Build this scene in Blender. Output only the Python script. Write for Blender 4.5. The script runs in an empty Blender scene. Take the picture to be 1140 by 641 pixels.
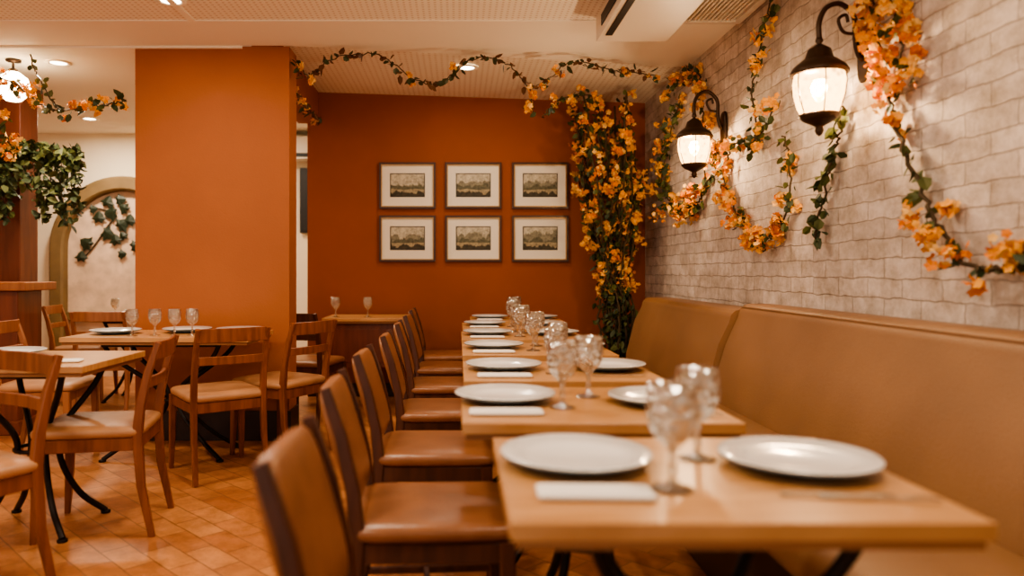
import bpy, math, random
from mathutils import Vector, Matrix
random.seed(7)
R = random.uniform
scene = bpy.context.scene
V = Vector
try:
    scene.view_settings.look = 'AgX - Medium High Contrast'
except Exception:
    pass

# ------------------------------------------------------------------ materials
def new_mat(name):
    m = bpy.data.materials.new(name); m.use_nodes = True
    nt = m.node_tree
    return m, nt, nt.nodes['Principled BSDF']

def simple(name, col, rough=0.5, metal=0.0, noise=0.0, nscale=8, bump=0.0, bscale=60, coat=0.0):
    m, nt, b = new_mat(name)
    b.inputs['Base Color'].default_value = (*col, 1)
    b.inputs['Roughness'].default_value = rough
    b.inputs['Metallic'].default_value = metal
    if coat: b.inputs['Coat Weight'].default_value = coat
    tc = nt.nodes.new('ShaderNodeTexCoord')
    if noise > 0:
        n = nt.nodes.new('ShaderNodeTexNoise'); n.inputs['Scale'].default_value = nscale; n.inputs['Detail'].default_value = 5
        nt.links.new(tc.outputs['Object'], n.inputs['Vector'])
        r = nt.nodes.new('ShaderNodeValToRGB')
        r.color_ramp.elements[0].position = 0.3; r.color_ramp.elements[1].position = 0.7
        r.color_ramp.elements[0].color = (*[c*(1-noise) for c in col], 1)
        r.color_ramp.elements[1].color = (*[min(1, c*(1+noise)) for c in col], 1)
        nt.links.new(n.outputs['Fac'], r.inputs['Fac']); nt.links.new(r.outputs['Color'], b.inputs['Base Color'])
    if bump > 0:
        n2 = nt.nodes.new('ShaderNodeTexNoise'); n2.inputs['Scale'].default_value = bscale
        nt.links.new(tc.outputs['Object'], n2.inputs['Vector'])
        bp = nt.nodes.new('ShaderNodeBump'); bp.inputs['Strength'].default_value = bump; bp.inputs['Distance'].default_value = 0.01
        nt.links.new(n2.outputs['Fac'], bp.inputs['Height']); nt.links.new(bp.outputs['Normal'], b.inputs['Normal'])
    return m

def wood(name, c1, c2, rough=0.35, scale=(2, 25, 25)):
    m, nt, b = new_mat(name)
    tc = nt.nodes.new('ShaderNodeTexCoord'); mp = nt.nodes.new('ShaderNodeMapping')
    mp.inputs['Scale'].default_value = scale
    n = nt.nodes.new('ShaderNodeTexNoise'); n.inputs['Scale'].default_value = 1.5; n.inputs['Detail'].default_value = 6; n.inputs['Distortion'].default_value = 0.6
    r = nt.nodes.new('ShaderNodeValToRGB')
    r.color_ramp.elements[0].position = 0.35; r.color_ramp.elements[1].position = 0.68
    r.color_ramp.elements[0].color = (*c1, 1); r.color_ramp.elements[1].color = (*c2, 1)
    nt.links.new(tc.outputs['Object'], mp.inputs['Vector']); nt.links.new(mp.outputs['Vector'], n.inputs['Vector'])
    nt.links.new(n.outputs['Fac'], r.inputs['Fac']); nt.links.new(r.outputs['Color'], b.inputs['Base Color'])
    b.inputs['Roughness'].default_value = rough
    return m

def brickmat(name, c1, c2, mortar, bw, bh, msize, plane='YZ', rot=0.0, rough=0.8, bump=0.4, blotch=0.25, distort=0.006, freq=6, bscale=9):
    m, nt, b = new_mat(name)
    tc = nt.nodes.new('ShaderNodeTexCoord'); sp = nt.nodes.new('ShaderNodeSeparateXYZ'); cb = nt.nodes.new('ShaderNodeCombineXYZ')
    nt.links.new(tc.outputs['Object'], sp.inputs[0])
    nt.links.new(sp.outputs[plane[0]], cb.inputs[0]); nt.links.new(sp.outputs[plane[1]], cb.inputs[1])
    mp = nt.nodes.new('ShaderNodeMapping'); mp.inputs['Rotation'].default_value = (0, 0, rot)
    nt.links.new(cb.outputs[0], mp.inputs[0])
    dn = nt.nodes.new('ShaderNodeTexNoise'); dn.inputs['Scale'].default_value = freq; dn.inputs['Detail'].default_value = 5
    nt.links.new(mp.outputs[0], dn.inputs['Vector'])
    dm = nt.nodes.new('ShaderNodeMixRGB'); dm.blend_type = 'LINEAR_LIGHT'; dm.inputs[0].default_value = distort
    nt.links.new(mp.outputs[0], dm.inputs[1]); nt.links.new(dn.outputs['Color'], dm.inputs[2])
    br = nt.nodes.new('ShaderNodeTexBrick')
    br.inputs['Scale'].default_value = 1.0
    br.inputs['Brick Width'].default_value = bw; br.inputs['Row Height'].default_value = bh
    br.inputs['Mortar Size'].default_value = msize; br.inputs['Mortar Smooth'].default_value = 0.7
    br.inputs['Color1'].default_value = (*c1, 1); br.inputs['Color2'].default_value = (*c2, 1); br.inputs['Mortar'].default_value = (*mortar, 1)
    nt.links.new(dm.outputs[0], br.inputs['Vector'])
    n = nt.nodes.new('ShaderNodeTexNoise'); n.inputs['Scale'].default_value = bscale; n.inputs['Detail'].default_value = 10; n.inputs['Roughness'].default_value = 0.75
    nt.links.new(mp.outputs[0], n.inputs['Vector'])
    r = nt.nodes.new('ShaderNodeValToRGB'); r.color_ramp.elements[0].position = 0.36; r.color_ramp.elements[1].position = 0.6
    r.color_ramp.elements[0].color = (1-blotch, 1-blotch*1.1, 1-blotch*1.25, 1); r.color_ramp.elements[1].color = (1, 1, 1, 1)
    nt.links.new(n.outputs['Fac'], r.inputs['Fac'])
    mx = nt.nodes.new('ShaderNodeMixRGB'); mx.blend_type = 'MULTIPLY'; mx.inputs[0].default_value = 1
    nt.links.new(br.outputs['Color'], mx.inputs[1]); nt.links.new(r.outputs['Color'], mx.inputs[2])
    nt.links.new(mx.outputs[0], b.inputs['Base Color'])
    b.inputs['Roughness'].default_value = rough
    inv = nt.nodes.new('ShaderNodeMath'); inv.operation = 'SUBTRACT'; inv.inputs[0].default_value = 1.0
    nt.links.new(br.outputs['Fac'], inv.inputs[1])
    ad = nt.nodes.new('ShaderNodeMath'); ad.operation = 'MULTIPLY_ADD'; ad.inputs[1].default_value = 1.6
    nt.links.new(n.outputs['Fac'], ad.inputs[0]); nt.links.new(inv.outputs[0], ad.inputs[2])
    bp = nt.nodes.new('ShaderNodeBump'); bp.inputs['Strength'].default_value = bump; bp.inputs['Distance'].default_value = 0.012
    nt.links.new(ad.outputs[0], bp.inputs['Height']); nt.links.new(bp.outputs['Normal'], b.inputs['Normal'])
    return m

def perforated(name, base, dark, pitch=0.035, ymax=4.45):
    m, nt, b = new_mat(name)
    tc = nt.nodes.new('ShaderNodeTexCoord'); sp = nt.nodes.new('ShaderNodeSeparateXYZ'); nt.links.new(tc.outputs['Object'], sp.inputs[0])
    def sn(o):
        a = nt.nodes.new('ShaderNodeMath'); a.operation = 'MULTIPLY'; a.inputs[1].default_value = 2*math.pi/pitch
        s = nt.nodes.new('ShaderNodeMath'); s.operation = 'SINE'
        nt.links.new(o, a.inputs[0]); nt.links.new(a.outputs[0], s.inputs[0]); return s.outputs[0]
    a = nt.nodes.new('ShaderNodeMath'); a.operation = 'ADD'
    nt.links.new(sn(sp.outputs[0]), a.inputs[0]); nt.links.new(sn(sp.outputs[1]), a.inputs[1])
    g = nt.nodes.new('ShaderNodeMath'); g.operation = 'GREATER_THAN'; g.inputs[1].default_value = 1.1
    nt.links.new(a.outputs[0], g.inputs[0])
    l = nt.nodes.new('ShaderNodeMath'); l.operation = 'LESS_THAN'; l.inputs[1].default_value = ymax
    nt.links.new(sp.outputs[1], l.inputs[0])
    mu = nt.nodes.new('ShaderNodeMath'); mu.operation = 'MULTIPLY'
    nt.links.new(g.outputs[0], mu.inputs[0]); nt.links.new(l.outputs[0], mu.inputs[1])
    mx = nt.nodes.new('ShaderNodeMixRGB'); mx.inputs[1].default_value = (*base, 1); mx.inputs[2].default_value = (*dark, 1)
    nt.links.new(mu.outputs[0], mx.inputs[0]); nt.links.new(mx.outputs[0], b.inputs['Base Color'])
    b.inputs['Roughness'].default_value = 0.8
    return m

def emis(name, col, strength):
    m, nt, b = new_mat(name)
    b.inputs['Base Color'].default_value = (*col, 1)
    b.inputs['Emission Color'].default_value = (*col, 1); b.inputs['Emission Strength'].default_value = strength
    return m

M_orange = simple('orange_plaster', (0.37, 0.115, 0.036), 0.75, noise=0.06, nscale=2, bump=0.08, bscale=90)
M_orange_dk = simple('rust_plaster', (0.31, 0.078, 0.018), 0.75, noise=0.06, nscale=2, bump=0.08, bscale=90)
M_cream = simple('cream_plaster', (0.88, 0.78, 0.60), 0.85, noise=0.04, nscale=2)
M_ceil = simple('ceiling_plaster', (0.92, 0.86, 0.75), 0.85, noise=0.02, nscale=2)
M_perf = perforated('perforated_ceiling', (0.92, 0.86, 0.75), (0.70, 0.60, 0.48))
M_perf2 = perforated('perforated_ceiling_raised', (0.92, 0.86, 0.75), (0.70, 0.60, 0.48), 0.045, 99)
M_brick = brickmat('whitewashed_stone_brick', (0.84, 0.74, 0.67), (0.67, 0.575, 0.51), (0.53, 0.44, 0.38), 0.235, 0.079, 0.0035, 'YZ', bump=0.7, blotch=0.42, distort=0.015, freq=11, bscale=7)
M_floor = brickmat('terracotta_tile', (0.44, 0.165, 0.060), (0.62, 0.275, 0.105), (0.30, 0.13, 0.055), 0.24, 0.12, 0.005, 'XY', rot=math.radians(45), rough=0.36, bump=0.10, blotch=0.35)
M_dark = simple('dark_wood_base', (0.035, 0.016, 0.010), 0.5)
M_chair = wood('chair_wood_red', (0.16, 0.045, 0.015), (0.28, 0.088, 0.028), 0.33, (20, 20, 2))
M_chair_lt = wood('chair_wood_light', (0.26, 0.088, 0.028), (0.37, 0.14, 0.048), 0.35, (20, 20, 2))
M_chair_dk = wood('chair_wood_dark', (0.05, 0.016, 0.009), (0.10, 0.032, 0.016), 0.35, (20, 20, 2))
M_leather = simple('brown_leather', (0.27, 0.108, 0.043), 0.30, noise=0.15, nscale=10, bump=0.15, bscale=120)
M_leather_lt = simple('tan_leather_seat', (0.42, 0.21, 0.10), 0.4, noise=0.1, nscale=10, bump=0.1, bscale=120)
M_bench = simple('banquette_leather', (0.28, 0.145, 0.066), 0.40, noise=0.10, nscale=3, bump=0.25, bscale=220)
M_top = wood('table_top_wood', (0.46, 0.225, 0.085), (0.60, 0.325, 0.135), 0.28, (3, 30, 3))
M_edge = simple('table_edge', (0.30, 0.13, 0.045), 0.4)
M_iron = simple('black_iron', (0.02, 0.015, 0.013), 0.45, metal=0.6)
M_iron_br = simple('bronze_iron', (0.06, 0.035, 0.022), 0.4, metal=0.7)
M_plate = simple('white_ceramic', (0.84, 0.83, 0.81), 0.15, coat=0.5)
M_plate_rim = simple('plate_blue_underside', (0.20, 0.29, 0.38), 0.25)
M_napkin = simple('napkin_cloth', (0.84, 0.81, 0.76), 0.9)
M_steel = simple('steel', (0.6, 0.55, 0.5), 0.2, metal=1)
M_frame = simple('frame_dark_brown', (0.055, 0.018, 0.010), 0.35)
M_gold = simple('frame_gold', (0.45, 0.27, 0.11), 0.35, metal=0.5)
M_mat = simple('picture_mat', (0.88, 0.83, 0.71), 0.8)
M_redwood = wood('red_wood_column', (0.12, 0.028, 0.012), (0.20, 0.05, 0.02), 0.35, (12, 12, 1.5))
M_arch = simple('arch_stone_olive', (0.20, 0.13, 0.055), 0.7, noise=0.15, nscale=6)
M_niche = simple('niche_stone', (0.74, 0.55, 0.40), 0.85, noise=0.22, nscale=7)
M_ac = simple('ac_cream', (0.78, 0.71, 0.61), 0.45)
M_black = simple('black_slot', (0.01, 0.008, 0.008), 0.5)
M_vine = simple('vine_stem', (0.07, 0.045, 0.02), 0.8)
M_g1 = simple('leaf_green', (0.085, 0.10, 0.025), 0.55)
M_g2 = simple('leaf_green_dark', (0.035, 0.052, 0.016), 0.55)
M_b1 = simple('leaf_autumn_brown', (0.12, 0.05, 0.018), 0.6)
M_f1 = simple('petal_yellow_orange', (0.88, 0.42, 0.06), 0.7)
M_f2 = simple('petal_orange', (0.76, 0.24, 0.022), 0.7)
M_f3 = simple('petal_pale', (0.88, 0.54, 0.17), 0.7)
M_bulb = emis('lamp_bulb_glow', (1.0, 0.66, 0.28), 70)
M_spot = emis('downlight_glow', (1.0, 0.85, 0.62), 14)
M_pot = simple('pot_wicker', (0.16, 0.08, 0.04), 0.8)

# pressed-glass goblet
M_glass, nt, b = new_mat('goblet_glass')
out = nt.nodes['Material Output']; nt.nodes.remove(b)
vo = nt.nodes.new('ShaderNodeTexVoronoi'); vo.inputs['Scale'].default_value = 60
tc = nt.nodes.new('ShaderNodeTexCoord'); nt.links.new(tc.outputs['Object'], vo.inputs['Vector'])
bp = nt.nodes.new('ShaderNodeBump'); bp.inputs['Strength'].default_value = 1.0; bp.inputs['Distance'].default_value = 0.008
nt.links.new(vo.outputs['Distance'], bp.inputs['Height'])
gl = nt.nodes.new('ShaderNodeBsdfGlossy'); gl.inputs['Roughness'].default_value = 0.10; gl.inputs['Color'].default_value = (1, .98, .95, 1)
nt.links.new(bp.outputs['Normal'], gl.inputs['Normal'])
rf = nt.nodes.new('ShaderNodeBsdfRefraction'); rf.inputs['IOR'].default_value = 1.2; rf.inputs['Roughness'].default_value = .05
rf.inputs['Color'].default_value = (.95, .94, .92, 1); nt.links.new(bp.outputs['Normal'], rf.inputs['Normal'])
tr = nt.nodes.new('ShaderNodeBsdfTransparent'); tr.inputs['Color'].default_value = (.89, .88, .86, 1)
m0 = nt.nodes.new('ShaderNodeMixShader'); m0.inputs[0].default_value = .45
nt.links.new(tr.outputs[0], m0.inputs[1]); nt.links.new(rf.outputs[0], m0.inputs[2])
lw = nt.nodes.new('ShaderNodeLayerWeight'); lw.inputs['Blend'].default_value = 0.42; nt.links.new(bp.outputs['Normal'], lw.inputs['Normal'])
mr = nt.nodes.new('ShaderNodeMapRange'); mr.inputs[3].default_value = 0.15; mr.inputs[4].default_value = 0.85
nt.links.new(lw.outputs['Facing'], mr.inputs[0])
mx = nt.nodes.new('ShaderNodeMixShader'); nt.links.new(mr.outputs[0], mx.inputs[0]); nt.links.new(m0.outputs[0], mx.inputs[1]); nt.links.new(gl.outputs[0], mx.inputs[2])
nt.links.new(mx.outputs[0], out.inputs['Surface'])

# lantern glass
M_lglass, nt, b = new_mat('lantern_seeded_glass')
out = nt.nodes['Material Output']
tr = nt.nodes.new('ShaderNodeBsdfTransparent'); em = nt.nodes.new('ShaderNodeEmission')
em.inputs['Color'].default_value = (1.0, 0.52, 0.17, 1); em.inputs['Strength'].default_value = 9.0
vo = nt.nodes.new('ShaderNodeTexVoronoi'); vo.inputs['Scale'].default_value = 35
tc = nt.nodes.new('ShaderNodeTexCoord'); nt.links.new(tc.outputs['Object'], vo.inputs['Vector'])
mr = nt.nodes.new('ShaderNodeMapRange'); mr.inputs[1].default_value = 0; mr.inputs[2].default_value = 0.7; mr.inputs[3].default_value = 0.12; mr.inputs[4].default_value = 0.95
nt.links.new(vo.outputs['Distance'], mr.inputs[0])
mx = nt.nodes.new('ShaderNodeMixShader'); nt.links.new(mr.outputs[0], mx.inputs[0])
nt.links.new(tr.outputs[0], mx.inputs[1]); nt.links.new(em.outputs[0], mx.inputs[2]); nt.links.new(mx.outputs[0], out.inputs['Surface'])

# ------------------------------------------------------------------ mesh builder
class MB:
    def __init__(s): s.v = []; s.f = []; s.m = []; s.s = []
    def add(s, vs, fs, m=0, sm=False):
        o = len(s.v); s.v += [tuple(x) for x in vs]
        for f in fs: s.f.append([i+o for i in f]); s.m.append(m); s.s.append(sm)
    def box(s, x0, x1, y0, y1, z0, z1, m=0):
        vs = [(x0,y0,z0),(x1,y0,z0),(x1,y1,z0),(x0,y1,z0),(x0,y0,z1),(x1,y0,z1),(x1,y1,z1),(x0,y1,z1)]
        s.add(vs, [(0,3,2,1),(4,5,6,7),(0,1,5,4),(1,2,6,5),(2,3,7,6),(3,0,4,7)], m)
    def prism(s, poly, axis, a0, a1, m=0, sm=False):
        n = len(poly)
        if axis == 'z': vs = [(p[0],p[1],a0) for p in poly]+[(p[0],p[1],a1) for p in poly]
        else: vs = [(p[0],a0,p[1]) for p in poly]+[(p[0],a1,p[1]) for p in poly]
        s.add(vs, [(i,(i+1)%n,(i+1)%n+n,i+n) for i in range(n)], m, sm)
        s.add(vs[:n], [list(range(n))[::-1]], m); s.add(vs[n:], [list(range(n))], m)
    def sweep(s, pts, sizes, side=(1,0,0), m=0, rnd=0, sm=None):
        pts = [V(p) for p in pts]; n = len(pts); sd = V(side)
        if not isinstance(sizes, list): sizes = [sizes]*n
        rings = []
        for i, p in enumerate(pts):
            t = (pts[min(i+1,n-1)]-pts[max(i-1,0)]).normalized()
            sd = sd - t*sd.dot(t)
            if sd.length < 1e-4: sd = t.orthogonal()
            sd.normalize(); nn = t.cross(sd)
            if rnd:
                r = sizes[i]
                rings.append([p + sd*math.cos(2*math.pi*k/rnd)*r + nn*math.sin(2*math.pi*k/rnd)*r for k in range(rnd)])
            else:
                w, h = sizes[i][0]/2, sizes[i][1]/2; c = 0.28*min(w,h)
                q = [(w-c,h),(-w+c,h),(-w,h-c),(-w,-h+c),(-w+c,-h),(w-c,-h),(w,-h+c),(w,h-c)]
                rings.append([p + sd*a + nn*b2 for a, b2 in q])
        k = len(rings[0]); vs = [v for r in rings for v in r]; fs = []
        for i in range(n-1):
            for j in range(k): fs.append((i*k+j, i*k+(j+1)%k, (i+1)*k+(j+1)%k, (i+1)*k+j))
        s.add(vs, fs, m, bool(rnd) if sm is None else sm)
        s.add(rings[0], [list(range(k))[::-1]], m); s.add(rings[-1], [list(range(k))], m)
    def lathe(s, prof, segs=24, c=(0,0,0), m=0, sm=True):
        vs = []; fs = []
        for r, z in prof:
            for k in range(segs):
                a = 2*math.pi*k/segs; vs.append((c[0]+r*math.cos(a), c[1]+r*math.sin(a), c[2]+z))
        for i in range(len(prof)-1):
            for j in range(segs): fs.append((i*segs+j, i*segs+(j+1)%segs, (i+1)*segs+(j+1)%segs, (i+1)*segs+j))
        s.add(vs, fs, m, sm)
    def cushion(s, c, size, m=0, e1=0.35, e2=0.22, tilt=0.0, nu=28, nv=14):
        a, b2, d = size[0]/2, size[1]/2, size[2]/2
        def pw(x, e): return math.copysign(abs(x)**e, x)
        vs = []; fs = []
        ct, st = math.cos(tilt), math.sin(tilt)
        for i in range(nv+1):
            ph = -math.pi/2 + math.pi*i/nv
            for j in range(nu):
                th = 2*math.pi*j/nu
                x = a*pw(math.cos(ph),e1)*pw(math.cos(th),e2); y = b2*pw(math.cos(ph),e1)*pw(math.sin(th),e2); z = d*pw(math.sin(ph),e1 if e1>.5 else 0.7)
                x, z = x*ct+z*st, -x*st+z*ct
                vs.append((c[0]+x, c[1]+y, c[2]+z))
        for i in range(nv):
            for j in range(nu): fs.append((i*nu+j, i*nu+(j+1)%nu, (i+1)*nu+(j+1)%nu, (i+1)*nu+j))
        s.add(vs, fs, m, True)
    def mesh(s, name, mats):
        me = bpy.data.meshes.new(name); me.from_pydata(s.v, [], s.f)
        for mt in mats: me.materials.append(mt)
        me.polygons.foreach_set('material_index', s.m); me.polygons.foreach_set('use_smooth', s.s)
        me.update(); return me
    def obj(s, name, mats, loc=(0,0,0), rot=0, bevel=0):
        return place(name, s.mesh(name, mats), loc, rot, bevel)

def place(name, me, loc=(0,0,0), rot=0, bevel=0):
    o = bpy.data.objects.new(name, me); scene.collection.objects.link(o)
    o.location = loc; o.rotation_euler = (0,0,rot)
    if bevel:
        md = o.modifiers.new('bevel','BEVEL'); md.width = bevel; md.segments = 3; md.limit_method = 'ANGLE'
    return o

# ------------------------------------------------------------------ room shell
WX = 1.70
mb = MB(); mb.box(-7, WX+0.15, -1.6, 8.1, -0.1, 0); mb.obj('floor', [M_floor])
mb = MB(); mb.box(WX, WX+0.15, -1.6, 6.7, 0, 2.9); mb.obj('wall_right', [M_brick])
mb = MB(); mb.box(-1.37, WX+0.15, 6.7, 6.85, 0, 2.9); mb.obj('wall_back', [M_orange_dk])
mb = MB(); mb.box(-1.37, -1.25, 6.85, 8.0, 0, 2.9); mb.obj('wall_alcove', [M_cream])
mb = MB(); mb.box(-7, -1.25, 8.0, 8.1, 0, 2.9); mb.obj('wall_back_left', [M_cream])
mb = MB(); mb.box(-7.1, -7, -1.6, 8.1, 0, 2.9); mb.obj('wall_left', [M_cream])
mb = MB(); mb.prism([(-7,-1.6),(WX,-1.6),(WX,5.45),(-1.13,4.93),(-7,4.93)], 'z', 2.645, 2.85); mb.obj('ceiling', [M_perf])
mb = MB()
mb.add([(-1.3,4.9,2.775),(WX,4.9,2.665),(WX,6.7,2.665),(-1.3,6.7,2.765),(-1.3,4.9,2.85),(WX,4.9,2.85),(WX,6.7,2.85),(-1.3,6.7,2.85)],
       [(0,3,2,1),(4,5,6,7),(0,1,5,4),(1,2,6,5),(2,3,7,6),(3,0,4,7)])
mb.obj('ceiling_raised', [M_perf2])
mb = MB(); mb.box(-7, -1.45, 4.93, 8.0, 2.63, 2.85); mb.obj('ceiling_left', [M_ceil])
mb = MB(); mb.box(-2.17, -1.135, 4.95, 5.17, 0, 2.645); mb.obj('wall_pillar', [M_orange])
mb = MB(); mb.box(-2.185, -1.12, 4.935, 4.95, 0, 0.2); mb.box(-1.135,-1.12,4.95,5.185,0,0.2); mb.obj('baseboard_pillar', [M_dark])
mb = MB(); mb.box(-1.45, -1.27, 5.17, 6.7, 2.48, 2.85); mb.obj('trim_beam', [M_orange_dk])
mb = MB(); mb.box(-1.36, 1.68, 6.68, 6.7, 0, 0.12); mb.obj('baseboard_back', [M_dark])
mb = MB(); mb.box(-7, 1.69, 4.42, 4.46, 2.637, 2.645); mb.box(-1.62,-1.58,-1.6,4.42,2.637,2.645); mb.obj('trim_ceiling', [M_ceil])
# arch niche
cx, rad, zs = -3.60, 0.70, 1.38
mb = MB()
ip = [(cx-0.62, 0.0)] + [(cx+0.62*math.cos(a), zs+0.62*math.sin(a)) for a in [math.pi - math.pi*k/24 for k in range(25)]] + [(cx+0.62, 0.0)]
mb.prism(ip, 'y', 7.965, 7.999, 1)
pts = [(cx-rad,7.93,0.0)] + [(cx+rad*math.cos(a), 7.93, zs+rad*math.sin(a)) for a in [math.pi - math.pi*k/24 for k in range(25)]] + [(cx+rad,7.93,0.0)]
mb.sweep(pts, (0.14, 0.15), (0,1,0), 0)
mb.box(cx-0.62, cx+0.62, 7.86, 7.97, 0.62, 0.70, 0)
mb.obj('arched_wall_niche', [M_arch, M_niche])

# ------------------------------------------------------------------ foliage helpers
def leaf(mb, p, d, L, w, m):
    d = d.normalized(); s = d.cross(V((R(-1,1),R(-1,1),R(-1,1))))
    if s.length < 1e-3: s = d.orthogonal()
    s.normalize(); n = d.cross(s)*0.25*w
    vs = [p, p+d*L*.3+s*w+n, p+d*L*.7+s*w*.8+n, p+d*L, p+d*L*.7-s*w*.8+n, p+d*L*.3-s*w+n]
    mb.add(vs, [(0,1,2,3),(0,3,4,5)], m)
def flower(mb, c, r, m):
    n = V((R(-1,1),R(-1,1),R(-1,1))).normalized(); a = n.orthogonal().normalized(); b = n.cross(a)
    for k in range(5):
        t = 2*math.pi*k/5; d = a*math.cos(t)+b*math.sin(t); q = n.cross(d)
        mb.add([c, c+d*.6*r+q*.42*r+n*.15*r, c+d*r+n*.35*r, c+d*.6*r-q*.42*r+n*.15*r], [(0,1,2,3)], m)
def catmull(P, n=10):
    P = [V(p) for p in P]; Q = [P[0]*2-P[1]]+P+[P[-1]*2-P[-2]]; out = []
    for i in range(1, len(Q)-2):
        for k in range(n):
            t = k/n
            out.append(0.5*((2*Q[i])+(Q[i+1]-Q[i-1])*t+(2*Q[i-1]-5*Q[i]+4*Q[i+1]-Q[i+2])*t*t+(-Q[i-1]+3*Q[i]-3*Q[i+1]+Q[i+2])*t**3))
    out.append(P[-1]); return out
def rv(s): return V((R(-s,s),R(-s,s),R(-s,s)))
FM = [M_vine, M_g1, M_g2, M_f1, M_f2, M_f3]
FMB = [M_vine, M_b1, M_g2, M_f1, M_f2, M_f3]
def garland(mb, P, blooms, leafd=55, cd=9, cn=20, spread=0.05, lsize=0.06, fr=0.02, xmax=None, zmax=None, vine=0.005):
    path = catmull(P, 10); nseg = len(path)-1
    wob = [p + rv(0.01) for p in path]
    mb.sweep(wob, vine, (0.3,0.2,1), 0, rnd=5)
    def cl(q):
        if xmax is not None and q.x > xmax: q.x = xmax
        if zmax is not None and q.z > zmax: q.z = zmax
        return q
    for i in range(nseg):
        a, b = path[i], path[i+1]; L = (b-a).length
        u = i/10.0; k = min(int(u), len(blooms)-1); k2 = min(k+1, len(blooms)-1)
        bl = blooms[k]*(1-(u-int(u))) + blooms[k2]*(u-int(u))
        for _ in range(int(L*leafd + R(0,1))):
            p = a.lerp(b, R(0,1)) + rv(spread*0.5); d = rv(1)+V((0,0,-0.3))
            if xmax is not None: d.x = -abs(d.x)*0.6
            leaf(mb, cl(p), d, R(.5,1.15)*lsize, R(.22,.34)*lsize, 1 if R(0,1)<.5 else 2)
        for _ in range(int(L*cd*bl + R(0,1)*min(1,bl*3))):
            c = a.lerp(b, R(0,1)) + rv(spread*.8); rr = spread*R(.4,1.0)
            base = R(0,1)
            for _ in range(int(cn*R(.4,1.2))):
                p = cl(c + rv(1).normalized()*rr*R(.2,1)); x = base*.5+R(0,.5)
                flower(mb, p, fr*R(.7,1.2), 3 if x<.5 else (5 if x<.68 else 4))

def wp(y, z, x=1.65): return (x, y, z)
def wallg(name, pts, blooms, **kw):
    mb = MB(); garland(mb, [wp(*p) for p in pts], blooms, xmax=1.682, zmax=2.60, **kw); mb.obj(name, FM)
wallg('flower_garland', [(5.85,2.50),(5.65,2.55),(5.4,2.56),(5.05,2.48),(4.97,2.23),(4.86,1.98),(4.53,1.66),(4.33,1.436),(4.05,1.30),(3.745,1.395),(3.645,1.61),(3.745,1.83)],
      [.9,.9,.5,1,.8,1.0,.9,1,.9,1.0,.8,.3], leafd=50, cd=24, cn=24, spread=.065)
wallg('flower_garland', [(3.85,2.6),(4.03,2.323),(4.138,2.154),(4.05,1.91),(4.15,1.8)], [.2,1,.1,.4,.5], leafd=55, cd=15)
wallg('flower_garland', [(2.96,2.34),(2.93,2.15),(2.86,1.93),(2.784,1.70),(2.65,1.465),(2.505,1.263),(2.355,1.146),(2.187,1.15),(1.9,1.2),(1.6,1.35)],
      [.8,1,1.0,.3,.0,.9,.0,1.0,1,.6], leafd=34, cd=30, cn=24, spread=.065, lsize=.07, vine=.008)
wallg('ivy_strand', [(3.15,1.84),(3.18,1.76),(3.227,1.66),(3.32,1.487),(3.40,1.276)], [.1,.1,0,.1,0], leafd=95, cd=5, lsize=.07)
wallg('flower_garland', [(5.5,2.4),(5.74,2.2),(5.95,1.97),(5.85,1.75),(5.51,1.60),(5.1,1.60),(4.98,1.68),(4.92,1.80)], [.5,.5,.6,.6,1,1,1,.8], leafd=80, cd=20, spread=.10, lsize=.075)
wallg('flower_garland', [(4.52,1.82),(4.4,1.90),(4.1,1.85),(3.85,2.0)], [1,.8,.9,.3], leafd=50, cd=20, spread=.06)
wallg('flower_garland', [(2.90,2.36),(2.81,2.15),(2.74,1.95),(2.78,1.80)], [.8,1,1,.3], leafd=30, cd=24, spread=.075)
# ceiling swags
mb = MB()
garland(mb, [(-1.12,5.0,2.58),(-1.0,4.98,2.45),(-.85,4.95,2.56),(-.55,4.95,2.59),(-.3,5.0,2.44),(-.12,5.0,2.42),(.12,5.0,2.58),(.35,5.03,2.54),(.52,5.05,2.40),(.8,5.08,2.58),(1.1,5.2,2.55),(1.45,5.4,2.58)],
        [.8,1,.4,.2,.8,.5,.4,.3,1,.3,.7,1], leafd=50, cd=12, cn=11, spread=.04, zmax=2.62, lsize=.065, vine=.004)
garland(mb, [(.50,5.05,2.42),(.50,5.05,2.30),(.52,5.05,2.22)], [.7,1,1], leafd=30, cd=12, spread=.035)
mb.obj('ceiling_flower_swag', FMB)
mb = MB()
garland(mb, [(-1.20,5.3,2.44),(-1.215,5.9,2.44),(-1.22,6.5,2.45)], [.7,.5,.5], leafd=50, cd=9, spread=.035)
mb.obj('ceiling_flower_swag', FMB)
mb = MB()
garland(mb, [(-3.3,5.0,2.50),(-3.0,5.0,2.40),(-2.85,5.0,2.28),(-2.7,5.0,2.22),(-2.5,5.0,2.26),(-2.35,4.9,2.24),(-2.2,4.88,2.27)], [1,1,.9,.5,.7,.9,.4], leafd=60, cd=22, spread=.06, lsize=.07)
garland(mb, [(-3.35,4.9,2.2),(-3.12,4.9,2.28),(-3.05,4.9,2.1),(-3.0,5.0,1.95)], [1,1,.8,.4], leafd=80, cd=20, spread=.08)
garland(mb, [(-2.7,5.0,2.22),(-2.85,5.0,2.45),(-2.9,5.0,2.60)], [.3,.3,.3], leafd=40, cd=6, spread=.04)
mb.obj('hanging_flower_garland', FM)
mb = MB()
for k in range(12):
    x = -3.95 + k*0.09; z0 = 2.05+R(-.05,.1); L = R(.2,.6)
    garland(mb, [(x,5.72,z0),(x+R(-.05,.05),5.66,z0-L*.5),(x+R(-.06,.06),5.68,z0-L)], [0,0,0], leafd=190, cd=0, spread=.07, lsize=.08, vine=.004)
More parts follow.
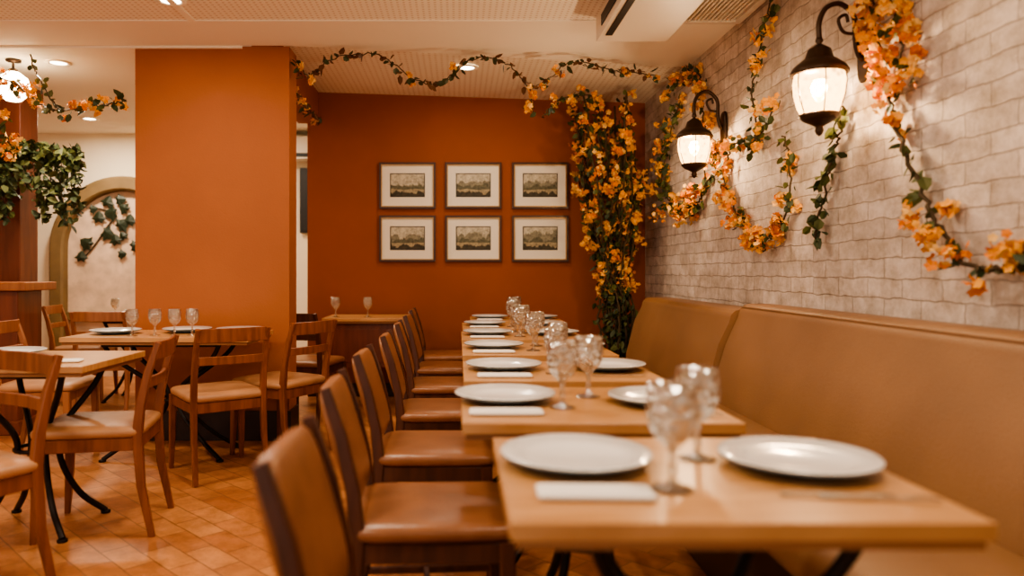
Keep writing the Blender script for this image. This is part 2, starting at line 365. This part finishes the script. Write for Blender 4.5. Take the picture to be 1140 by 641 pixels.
garland(mb, [(-4.0,5.72,2.05),(-3.3,5.68,2.1),(-2.9,5.72,1.98)], [.3,.1,0], leafd=240, cd=4, spread=.1, lsize=.08)
mb.obj('hanging_ivy', FM)
# climbing tree in the corner
mb = MB()
for k in range(24):
    a = R(0, 6.28); r0 = R(0,.1); tx = .98+R(0,.62); ty = R(5.95,6.5)
    x0, y0 = 1.36+r0*math.cos(a), 6.22+r0*math.sin(a); zt = R(1.8,2.35) if k % 2 else R(2.4,2.6)
    pts = [(x0,y0,.25),(x0+R(-.10,.10),y0+R(-.08,.08),.8),(x0*.55+tx*.45,y0*.6+ty*.4+R(-.05,.05),1.25),(x0*.2+tx*.8+R(-.06,.06),ty,1.8 if zt>1.9 else 1.5),(tx,ty,zt)]
    garland(mb, pts, [0,.15,.7,.8,.8], leafd=30, cd=10, cn=16, spread=.08, lsize=.075, fr=.024, xmax=1.66, zmax=2.62, vine=.009)
garland(mb, [(1.2,6.1,2.55),(1.0,5.95,2.56),(.8,5.9,2.5),(.68,5.9,2.38)], [1,.8,.8,.6], leafd=45, cd=14, spread=.06, zmax=2.63)
mb.lathe([(0,.0),(.15,0),(.2,.34),(.17,.34),(.15,.28),(0,.28)], 20, (1.36,6.22,0), 6)
mb.obj('flowering_tree_in_pot', FM+[M_pot])
# niche ivy relief
mb = MB()
def ivyleaf(c, s, rot):
    pr = [(0,-.2),(.45,-.45),(.55,-.05),(1,.1),(.6,.4),(.45,.75),(0,1.15),(-.45,.75),(-.6,.4),(-1,.1),(-.55,-.05),(-.45,-.45)]
    ca, sa = math.cos(rot), math.sin(rot)
    ring = [(c[0]+s*(x*ca-z*sa), 7.935, c[1]+s*(x*sa+z*ca)) for x, z in pr]
    mb.add([(c[0],7.915,c[1]+.2*s)]+ring, [(0,i+1,(i+1)%12+1) for i in range(12)], 1)
for c in [(-3.95,1.80),(-3.87,1.69),(-3.98,1.42),(-4.06,1.27),(-3.78,1.86),(-3.71,1.76),(-3.64,1.62),(-3.58,1.8),(-3.68,1.45),(-3.8,1.55),(-3.6,1.5),(-3.64,1.32),(-3.54,1.66),(-3.5,1.4),(-3.66,1.9)]:
    ivyleaf(c, R(.06,.10), R(-2,2))
mb.sweep(catmull([(-4.06,7.952,1.27),(-3.95,7.952,1.38),(-3.8,7.952,1.6),(-3.7,7.952,1.75),(-3.9,7.952,1.82)]), .008, (0,1,0), 0, rnd=6)
mb.obj('niche_ivy_relief', [M_vine, simple('relief_leaf_dark', (.02,.032,.014), .5)])

# ------------------------------------------------------------------ banquette
def bench(name, y0, y1, dx, htop):
    mb = MB()
    sx = 0.86
    seat = [(sx+.02,.33),(sx,.36),(sx,.43),(sx+.03,.465),(sx+.08,.475),(1.34,.465),(1.40,.44),(1.40,.33)]
    mb.prism(seat, 'y', y0, y1, 0)
    xt = 1.47+dx; h = htop
    bk = [(1.32+dx*.5,.40),(1.325+dx*.5,.50),(1.40+dx*.8,.75),(xt-.005,h-.07),(xt+.005,h-.03),(xt+.03,h-.006),(xt+.06,h),(1.63,h),(1.665,h-.012),(1.68,h-.05),(1.68,.0),(1.42,.0)]
    mb.prism(bk, 'y', y0, y1, 0)
    mb.box(sx+.06, 1.42, y0+.01, y1-.01, 0, .335, 1)
    o = mb.obj(name, [M_bench, M_dark], bevel=.02)
    for p in o.data.polygons: p.use_smooth = True
bench('banquette_bench', -0.6, 3.86, 0, .965)
bench('banquette_bench', 3.875, 5.72, -.04, .935)

# ------------------------------------------------------------------ tables
def table_mesh(w, d, ins=.14, panel=False):
    mb = MB()
    mb.box(-w/2, w/2, -d/2, d/2, .722, .75, 0)
    mb.box(-w/2+.01, w/2-.01, -d/2+.01, d/2-.01, .705, .7215, 1)
    lx, ly = w/2-ins, d/2-.11
    if panel:
        mb.box(-w/2+.05, w/2-.05, -d/2+.05, d/2-.05, .34, .7045, 3)
        mb.box(-w/2+.09, w/2-.09, -d/2+.042, -d/2+.05, .38, .66, 3)
        for sx in (-1,1):
            for sy in (-1,1): mb.sweep([(sx*(w/2-.08),sy*(d/2-.08),.34),(sx*(w/2-.08),sy*(d/2-.08),0)], [(.05,.05),(.035,.035)], (1,0,0), 3)
        return mb.mesh('dining_table', [M_top, M_edge, M_iron, M_redwood])
    for sx in (-1,1):
        for sy in (-1,1):
            pts = catmull([(sx*lx,sy*ly,.705),(sx*lx*.8,sy*ly*.8,.60),(sx*.07,sy*.06,.42),(sx*.07,sy*.06,.28),(sx*lx*.6,sy*ly*.6,.12),(sx*lx,sy*ly,.012)], 6)
            mb.sweep(pts, .014, (1,0.1,0), 2, rnd=8)
            mb.lathe([(0,0),(.022,0),(.022,.012),(0,.016)], 10, (sx*lx,sy*ly,0), 2)
    mb.sweep([(-lx,-ly,.695),(lx,-ly,.695)], (.03,.02), (0,1,0), 2); mb.sweep([(-lx,ly,.695),(lx,ly,.695)], (.03,.02), (0,1,0), 2)
    ring = [(.095*math.cos(t), .085*math.sin(t), .35) for t in [2*math.pi*k/20 for k in range(21)]]
    mb.sweep(ring, .009, (0,0,1), 2, rnd=6)
    return mb.mesh('dining_table', [M_top, M_edge, M_iron])
def put_table(me, x0, x1, y0, y1, rot=0):
    return place('dining_table', me, ((x0+x1)/2, (y0+y1)/2, 0), rot, .004)
T_first = table_mesh(.745, .58); T_small = table_mesh(.72, .58); T_big = table_mesh(1.1, .58, .2); T_mid = table_mesh(.7, .6); T_pan = table_mesh(.7, .55, panel=True)
rows = [1.125, 1.865, 2.58, 3.38, 4.16, 4.94, 5.70]
xo = [.08, .01, .02, .02, 0.02, .03, .10]
put_table(T_first, .08, .825, 1.125, 1.705)
for y, x in list(zip(rows, xo))[1:]: put_table(T_small, x, x+.72, y, y+.58)
put_table(T_big, -2.32, -1.22, 4.28, 4.86)
put_table(T_mid, -2.22, -1.52, 2.98, 3.58)
put_table(T_pan, -1.12, -.42, 6.05, 6.6)
put_table(T_mid, -3.2, -2.5, 6.25, 6.85)
put_table(T_mid, -4.6, -3.9, 6.3, 6.9)

# ------------------------------------------------------------------ chairs
def chair_mesh(kind):
    mb = MB()
    for sy in (-1,1):
        mb.sweep([(-.26,sy*.195,0),(-.215,sy*.192,.22),(-.20,sy*.19,.44),(-.212,sy*.19,.56),(-.242,sy*.19,.70),(-.285,sy*.19,.83)],
                 [(.026,.024),(.034,.03),(.042,.032),(.038,.03),(.032,.028),(.026,.024)], (1,0,0), 0)
        mb.sweep([(.19,sy*.2,.43),(.195,sy*.202,.2),(.205,sy*.205,0)], [(.042,.038),(.035,.032),(.024,.024)], (1,0,0), 0)
        mb.sweep([(-.2,sy*.19,.40),(.19,sy*.2,.40)], (.022,.055), (0,1,0), 0)
        if kind == 'pad': mb.sweep([(-.225,sy*.192,.20),(.195,sy*.202,.20)], (.018,.022), (0,1,0), 0)
    mb.sweep([(.19,-.2,.40),(.19,.2,.40)], (.022,.055), (1,0,0), 0)
    mb.sweep([(-.2,-.19,.40),(-.2,.19,.40)], (.022,.055), (1,0,0), 0)
    if kind == 'pad': mb.sweep([(-.02,-.195,.20),(-.02,.195,.20)], (.018,.022), (1,0,0), 0)
    mb.cushion((.005,0,.450), (.455,.435,.062), 1)
    def slat(x, z, h, bow=.022, t=.017):
        pts = [(x-bow*math.cos(k*math.pi/8), .19*k/4, z) for k in range(-4,5)]
        mb.sweep(pts, (t, h), (1,0,0), 0)
    if kind == 'ladder':
        slat(-.270, .793, .075); slat(-.232, .655, .045)
    else:
        mb.cushion((-.250,0,.672), (.045,.375,.32), 1, e1=.3, e2=.3, tilt=-.29)
    return mb
ladder = chair_mesh('ladder').mesh('dining_chair', [M_chair, M_leather_lt])
light = chair_mesh('ladder').mesh('dining_chair', [M_chair_lt, M_leather_lt])
darkc = chair_mesh('ladder').mesh('dining_chair', [M_chair_dk, M_leather])
pad = chair_mesh('pad').mesh('dining_chair', [M_chair_dk, M_leather])
def chair(me, x, y, deg): place('dining_chair', me, (x,y,0), math.radians(deg))
chair(pad, -.03, 1.36, 0)
for y in [2.12, 2.87, 3.65, 4.44, 5.24, 5.98]: chair(pad, -.08+R(-.012,.012), y, R(-3,3))
chair(ladder, -1.37, 4.20, 125)
chair(ladder, -1.60, 3.30, 190)
chair(ladder, -1.76, 2.53, 240)
chair(ladder, -1.12, 4.64, 150)
chair(light, -2.50, 4.50, 5)
chair(darkc, -1.14, 5.62, 75)
chair(darkc, -1.36, 6.2, 5)
chair(light, -2.75, 5.85, 95)
chair(light, -2.28, 6.55, 185)
chair(light, -3.35, 6.62, 8)
chair(light, -4.2, 6.05, 90)

# ------------------------------------------------------------------ tableware
mb = MB()
mb.lathe([(0,0),(.075,0),(.085,.004),(.148,.021),(.150,.026)], 48, m=1)
mb.lathe([(.150,.026),(.148,.028),(.10,.014),(.09,.010),(0,.009)], 48, m=0)
plate_me = mb.mesh('dinner_plate', [M_plate, M_plate_rim])
mb = MB()
mb.lathe([(0,0),(.036,0),(.037,.003),(.014,.008),(.0065,.018),(.009,.034),(.006,.05),(.0065,.068),(.014,.078),(.032,.094),(.043,.12),(.0455,.145),(.043,.17),(.041,.187),
          (.0385,.187),(.0405,.17),(.0425,.145),(.040,.122),(.030,.099),(.012,.086),(0,.084)], 28)
gob_me = mb.mesh('water_goblet', [M_glass])
mb = MB(); mb.cushion((0,0,.006), (.20,.075,.012), 0, e2=.12)
nap_me = mb.mesh('folded_napkin', [M_napkin])
mb = MB()
mb.sweep([(-.09,0,.004),(-.02,0,.007),(.04,0,.006),(.055,0,.007)], [(.012,.003),(.006,.003),(.006,.003),(.018,.003)], (0,1,0), 0)
for k in (-1.5,-.5,.5,1.5): mb.sweep([(.055,k*.005,.007),(.08,k*.005,.009),(.10,k*.005,.006)], (.0025,.002), (0,1,0), 0)
fork_me = mb.mesh('dinner_fork', [M_steel])
def P(x,y): place('dinner_plate', plate_me, (x,y,.75))
def G(x,y,s=1):
    o = place('water_goblet', gob_me, (x,y,.75), R(0,6)); o.scale = (s,s,s)
def N(x,y,r=0): place('folded_napkin', nap_me, (x,y,.7505), math.radians(r))
def F(x,y,r=0,z=.7505): place('dinner_fork', fork_me, (x,y,z), math.radians(r))
P(.235,1.475); P(.668,1.45); G(.378,1.30); G(.49,1.51); N(.235,1.265,-2); F(.64,1.25,-8); F(.70,1.235,-8)
P(.14,2.20); P(.59,2.15); G(.295,2.08); G(.40,2.26); N(.13,1.99,0); F(.60,1.95,0)
for i in range(2,7):
    y = rows[i]; x = xo[i]
    P(x+.16, y+.33); P(x+.565, y+.32); G(x+.345, y+.19, .95); G(x+.385, y+.42, .95); N(x+.15,y+.11); F(x+.56,y+.11)
G(.36, 4.65, .95); G(.45,6.2,.9)
for x in (-1.945,-1.825,-1.705,-1.60): G(x, 4.42+R(-.03,.03), .85)
P(-2.12,4.56); P(-1.72,4.68); P(-1.38,4.68)
P(-2.05,3.37); G(-2.15,3.12,.85); N(-1.7,3.12,10)
G(-1.03,6.2,.9); G(-.76,6.2,.9); G(-2.98,6.4,.8); G(-2.65,6.5,.8); P(-2.85,6.6); G(-4.2,6.5,.8)

# ------------------------------------------------------------------ counter + column at the left
mb = MB(); mb.box(-4.2,-2.97,5.05,5.45,1.0,1.06,0); mb.box(-4.1,-3.05,5.1,5.4,0,1.0,1)
mb.box(-4.12,-3.03,5.08,5.42,0,.1,1)
mb.obj('serving_counter', [M_chair_lt, M_redwood], bevel=.008)
mb = MB(); mb.box(-3.74,-3.48,5.85,6.1,0,2.629,0)
mb.box(-3.78,-3.44,5.81,6.14,0,.15,0); mb.box(-3.78,-3.44,5.81,6.14,2.0,2.08,0); mb.box(-3.77,-3.45,5.82,6.13,2.52,2.629,0)
mb.obj('wooden_column', [M_redwood], bevel=.006)
mb = MB(); mb.box(-1.705,-1.42,7.93,7.999,1.55,2.25,0); mb.box(-1.69,-1.435,7.925,7.931,1.57,2.23,0)
mb.obj('wall_television', [M_black], bevel=.004)
mb = MB(); mb.box(-2.3,-1.45,7.75,7.999,2.32,2.56,0); mb.box(-2.26,-1.5,7.742,7.752,2.34,2.38,1)
mb.obj('wall_air_conditioner', [M_ac,M_black], bevel=.01)

# ------------------------------------------------------------------ pictures
def engraving(seed):
    m, nt, b = new_mat('landscape_engraving')
    L = nt.links.new
    tc = nt.nodes.new('ShaderNodeTexCoord'); sp = nt.nodes.new('ShaderNodeSeparateXYZ'); L(tc.outputs['Object'], sp.inputs[0])
    def ridge(sc, amp, off, k):
        cb = nt.nodes.new('ShaderNodeCombineXYZ'); L(sp.outputs[0], cb.inputs[0]); cb.inputs[1].default_value = seed*3.7+k*9.1
        n = nt.nodes.new('ShaderNodeTexNoise'); n.inputs['Scale'].default_value = sc; n.inputs['Detail'].default_value = 7; n.inputs['Roughness'].default_value = .62; L(cb.outputs[0], n.inputs['Vector'])
        ma = nt.nodes.new('ShaderNodeMath'); ma.operation = 'MULTIPLY_ADD'; ma.inputs[1].default_value = amp; ma.inputs[2].default_value = off-amp/2
        L(n.outputs['Fac'], ma.inputs[0])
        g = nt.nodes.new('ShaderNodeMath'); g.operation = 'LESS_THAN'; L(sp.outputs[2], g.inputs[0]); L(ma.outputs[0], g.inputs[1]); return g.outputs[0]
    n2 = nt.nodes.new('ShaderNodeTexNoise'); n2.inputs['Scale'].default_value = 38; n2.inputs['Detail'].default_value = 8; n2.inputs['Roughness'].default_value = .8
    L(tc.outputs['Object'], n2.inputs['Vector'])
    def mix(fac, a, col):
        x = nt.nodes.new('ShaderNodeMixRGB'); L(fac, x.inputs[0])
        if isinstance(a, tuple): x.inputs[1].default_value = a
        else: L(a, x.inputs[1])
        x.inputs[2].default_value = col; return x.outputs[0]
    c = mix(ridge(8,.30,.035,1), (.50,.46,.35,1), (.23,.215,.15,1))
    c = mix(ridge(12,.20,-.005,2), c, (.12,.115,.07,1))
    c = mix(ridge(5,.06,-.035,3), c, (.36,.30,.18,1))
    c = mix(ridge(16,.17,-.062,4), c, (.05,.042,.025,1))
    mx = nt.nodes.new('ShaderNodeMixRGB'); mx.blend_type = 'OVERLAY'; mx.inputs[0].default_value = .5
    r = nt.nodes.new('ShaderNodeValToRGB'); r.color_ramp.elements[0].position = .38; r.color_ramp.elements[1].position = .62
    L(n2.outputs['Fac'], r.inputs['Fac']); L(c, mx.inputs[1]); L(r.outputs[0], mx.inputs[2]); L(mx.outputs[0], b.inputs['Base Color'])
    b.inputs['Roughness'].default_value = .6
    return m
k = 0
for zc in (1.913, 1.432):
    for xc in (-.460, .138, .745):
        k += 1; mb = MB(); w, h = .256, .21
        for (a0,a1,c0,c1) in ((-w,w,h-.018,h),(-w,w,-h,-h+.018),(-w,-w+.018,-h+.018,h-.018),(w-.018,w,-h+.018,h-.018)):
            mb.box(a0,a1,-.03,0,c0,c1,0)
        g = .018
        for (a0,a1,c0,c1) in ((-w+g,w-g,h-g-.008,h-g),(-w+g,w-g,-h+g,-h+g+.008),(-w+g,-w+g+.008,-h+g+.008,h-g-.008),(w-g-.008,w-g,-h+g+.008,h-g-.008)):
            mb.box(a0,a1,-.024,0,c0,c1,1)
        mb.box(-w+g,w-g,-.01,0,-h+g,h-g,2)
        mb.box(-.158,.158,-.0125,-.0095,-.103,.112,3)
        mb.box(-.150,.150,-.0145,-.012,-.095,.104,4)
        mb.obj('framed_engraving', [M_frame, M_gold, M_mat, M_black, engraving(k)], (xc, 6.70, zc))

# ------------------------------------------------------------------ lanterns
def lantern_mesh():
    mb = MB()
    mb.lathe([(0,.21),(.012,.205),(.016,.19),(.008,.18),(.02,.172),(.045,.155),(.055,.12),(.075,.105),(.10,.085),(.115,.06),(.112,.052),(0,.052)], 20, m=0)
    mb.lathe([(.096,.052),(.102,.02),(.098,-.03),(.085,-.085),(.07,-.115)], 24, m=1)
    mb.lathe([(0,-.113),(.078,-.112),(.08,-.122),(.06,-.14),(.03,-.155),(.014,-.165),(.018,-.18),(.012,-.195),(0,-.205)], 20, m=0)
    for q in range(6):
        a = q*math.pi/3+.3
        pts = [(.103*math.cos(a),.103*math.sin(a),.055),(.107*math.cos(a),.107*math.sin(a),.015),(.10*math.cos(a),.10*math.sin(a),-.04),(.075*math.cos(a),.075*math.sin(a),-.118)]
        mb.sweep(pts, .0026, (0.1,0.2,1), 0, rnd=6)
    mb.lathe([(0,.035),(.022,.03),(.032,0),(.026,-.035),(.01,-.06),(0,-.065)], 14, m=2)
    pts = catmull([(0,0,.20),(.0,0,.27),(.03,0,.33),(.09,0,.345),(.145,0,.29),(.15,0,.20),(.165,0,.13),(.19,0,.11)], 8)
    mb.sweep(pts, .011, (0,1,0), 0, rnd=10)
    pts = catmull([(.15,0,.22),(.10,0,.23),(.08,0,.28),(.11,0,.30),(.12,0,.27)], 6)
    mb.sweep(pts, .007, (0,1,0), 0, rnd=8)
    mb.cushion((.188,0,.12), (.022,.09,.20), 0, e1=.5, e2=.5)
    return mb.mesh('wall_lantern', [M_iron_br, M_lglass, M_bulb])
lm = lantern_mesh()
for y, z in ((3.06,1.90),(4.68,1.93)):
    place('wall_lantern', lm, (1.50,y,z))
    l = bpy.data.lights.new('lantern_light','POINT'); l.energy = 105; l.color = (1,.69,.40); l.shadow_soft_size = .04
    o = bpy.data.objects.new('lantern_light', l); o.location = (1.455,y,z-.01); scene.collection.objects.link(o)

# ------------------------------------------------------------------ ceiling fixtures
mb = MB(); mb.box(.82,1.24,3.2,4.38,2.50,2.6455,0); mb.box(.814,.821,3.3,4.2,2.535,2.60,1)
mb.box(.85,.89,3.3,4.25,2.494,2.501,1)
mb.obj('ceiling_air_conditioner', [M_ac, M_black, M_edge], bevel=.008)
mb = MB(); mb.box(1.28,1.32,3.2,4.40,2.61,2.6455,0); mb.box(1.64,1.68,3.2,4.40,2.61,2.6455,0); mb.box(1.32,1.64,4.36,4.40,2.61,2.6455,0); mb.box(1.32,1.64,3.2,3.24,2.61,2.6455,0)
for kx in range(12): mb.box(1.335+kx*.025,1.347+kx*.025,3.24,4.36,2.615,2.6455,0)
mb.obj('ceiling_vent_grille', [M_ac])
def downlight(x,y,z,e,size=.25):
    mb = MB(); mb.lathe([(.085,0),(.085,-.008),(.06,-.010),(.055,-.004)], 24, (0,0,0), 0); mb.lathe([(.057,-.004),(0,-.004)], 24, (0,0,0), 1)
    mb.obj('recessed_downlight', [M_ceil, M_spot], (x,y,z))
    l = bpy.data.lights.new('downlight_lamp','AREA'); l.shape = 'DISK'; l.size = size; l.energy = e; l.color = (1,.82,.62)
    o = bpy.data.objects.new('downlight_lamp', l); o.location = (x,y,z-.03); scene.collection.objects.link(o)
downlight(-2.86,5.27,2.63,24); downlight(.07,5.72,2.72,10); downlight(-3.6,7.2,2.63,32)
downlight(-.6,3.0,2.645,26); downlight(-2.6,3.0,2.645,30); downlight(.75,1.3,2.645,18); downlight(-1.2,1.0,2.645,28)
downlight(-2.0,6.8,2.63,20); downlight(-3.2,1.0,2.645,28); downlight(-1.6,4.1,2.645,9)
mb = MB(); mb.lathe([(0,-.11),(.05,-.10),(.09,-.06),(.11,0),(.09,.06),(.04,.10),(0,.105)], 20, m=0)
mb.lathe([(.03,.09),(.03,.12),(.008,.13),(.008,.17),(.05,.175),(.05,.185),(0,.185)], 14, m=1)
mb.obj('ceiling_globe_lamp', [emis('globe_glow',(1,.78,.48),14), M_iron_br], (-3.14,5.2,2.44))

# ------------------------------------------------------------------ world + camera
w = bpy.data.worlds.new('World'); scene.world = w; w.use_nodes = True
bg = w.node_tree.nodes['Background']; bg.inputs[0].default_value = (1.0,.86,.71,1); bg.inputs[1].default_value = 1.0
cam = bpy.data.cameras.new('Camera'); co = bpy.data.objects.new('Camera', cam); scene.collection.objects.link(co)
co.location = (0,0,1.135); co.rotation_euler = (math.radians(90),0,0)
cam.sensor_width = 36; cam.lens = 820/1140*36
cam.shift_x = 60/1140; cam.shift_y = -18.5/1140
cam.clip_start = .05
cam.dof.use_dof = True; cam.dof.focus_distance = 4.4; cam.dof.aperture_fstop = 1.3
scene.camera = co
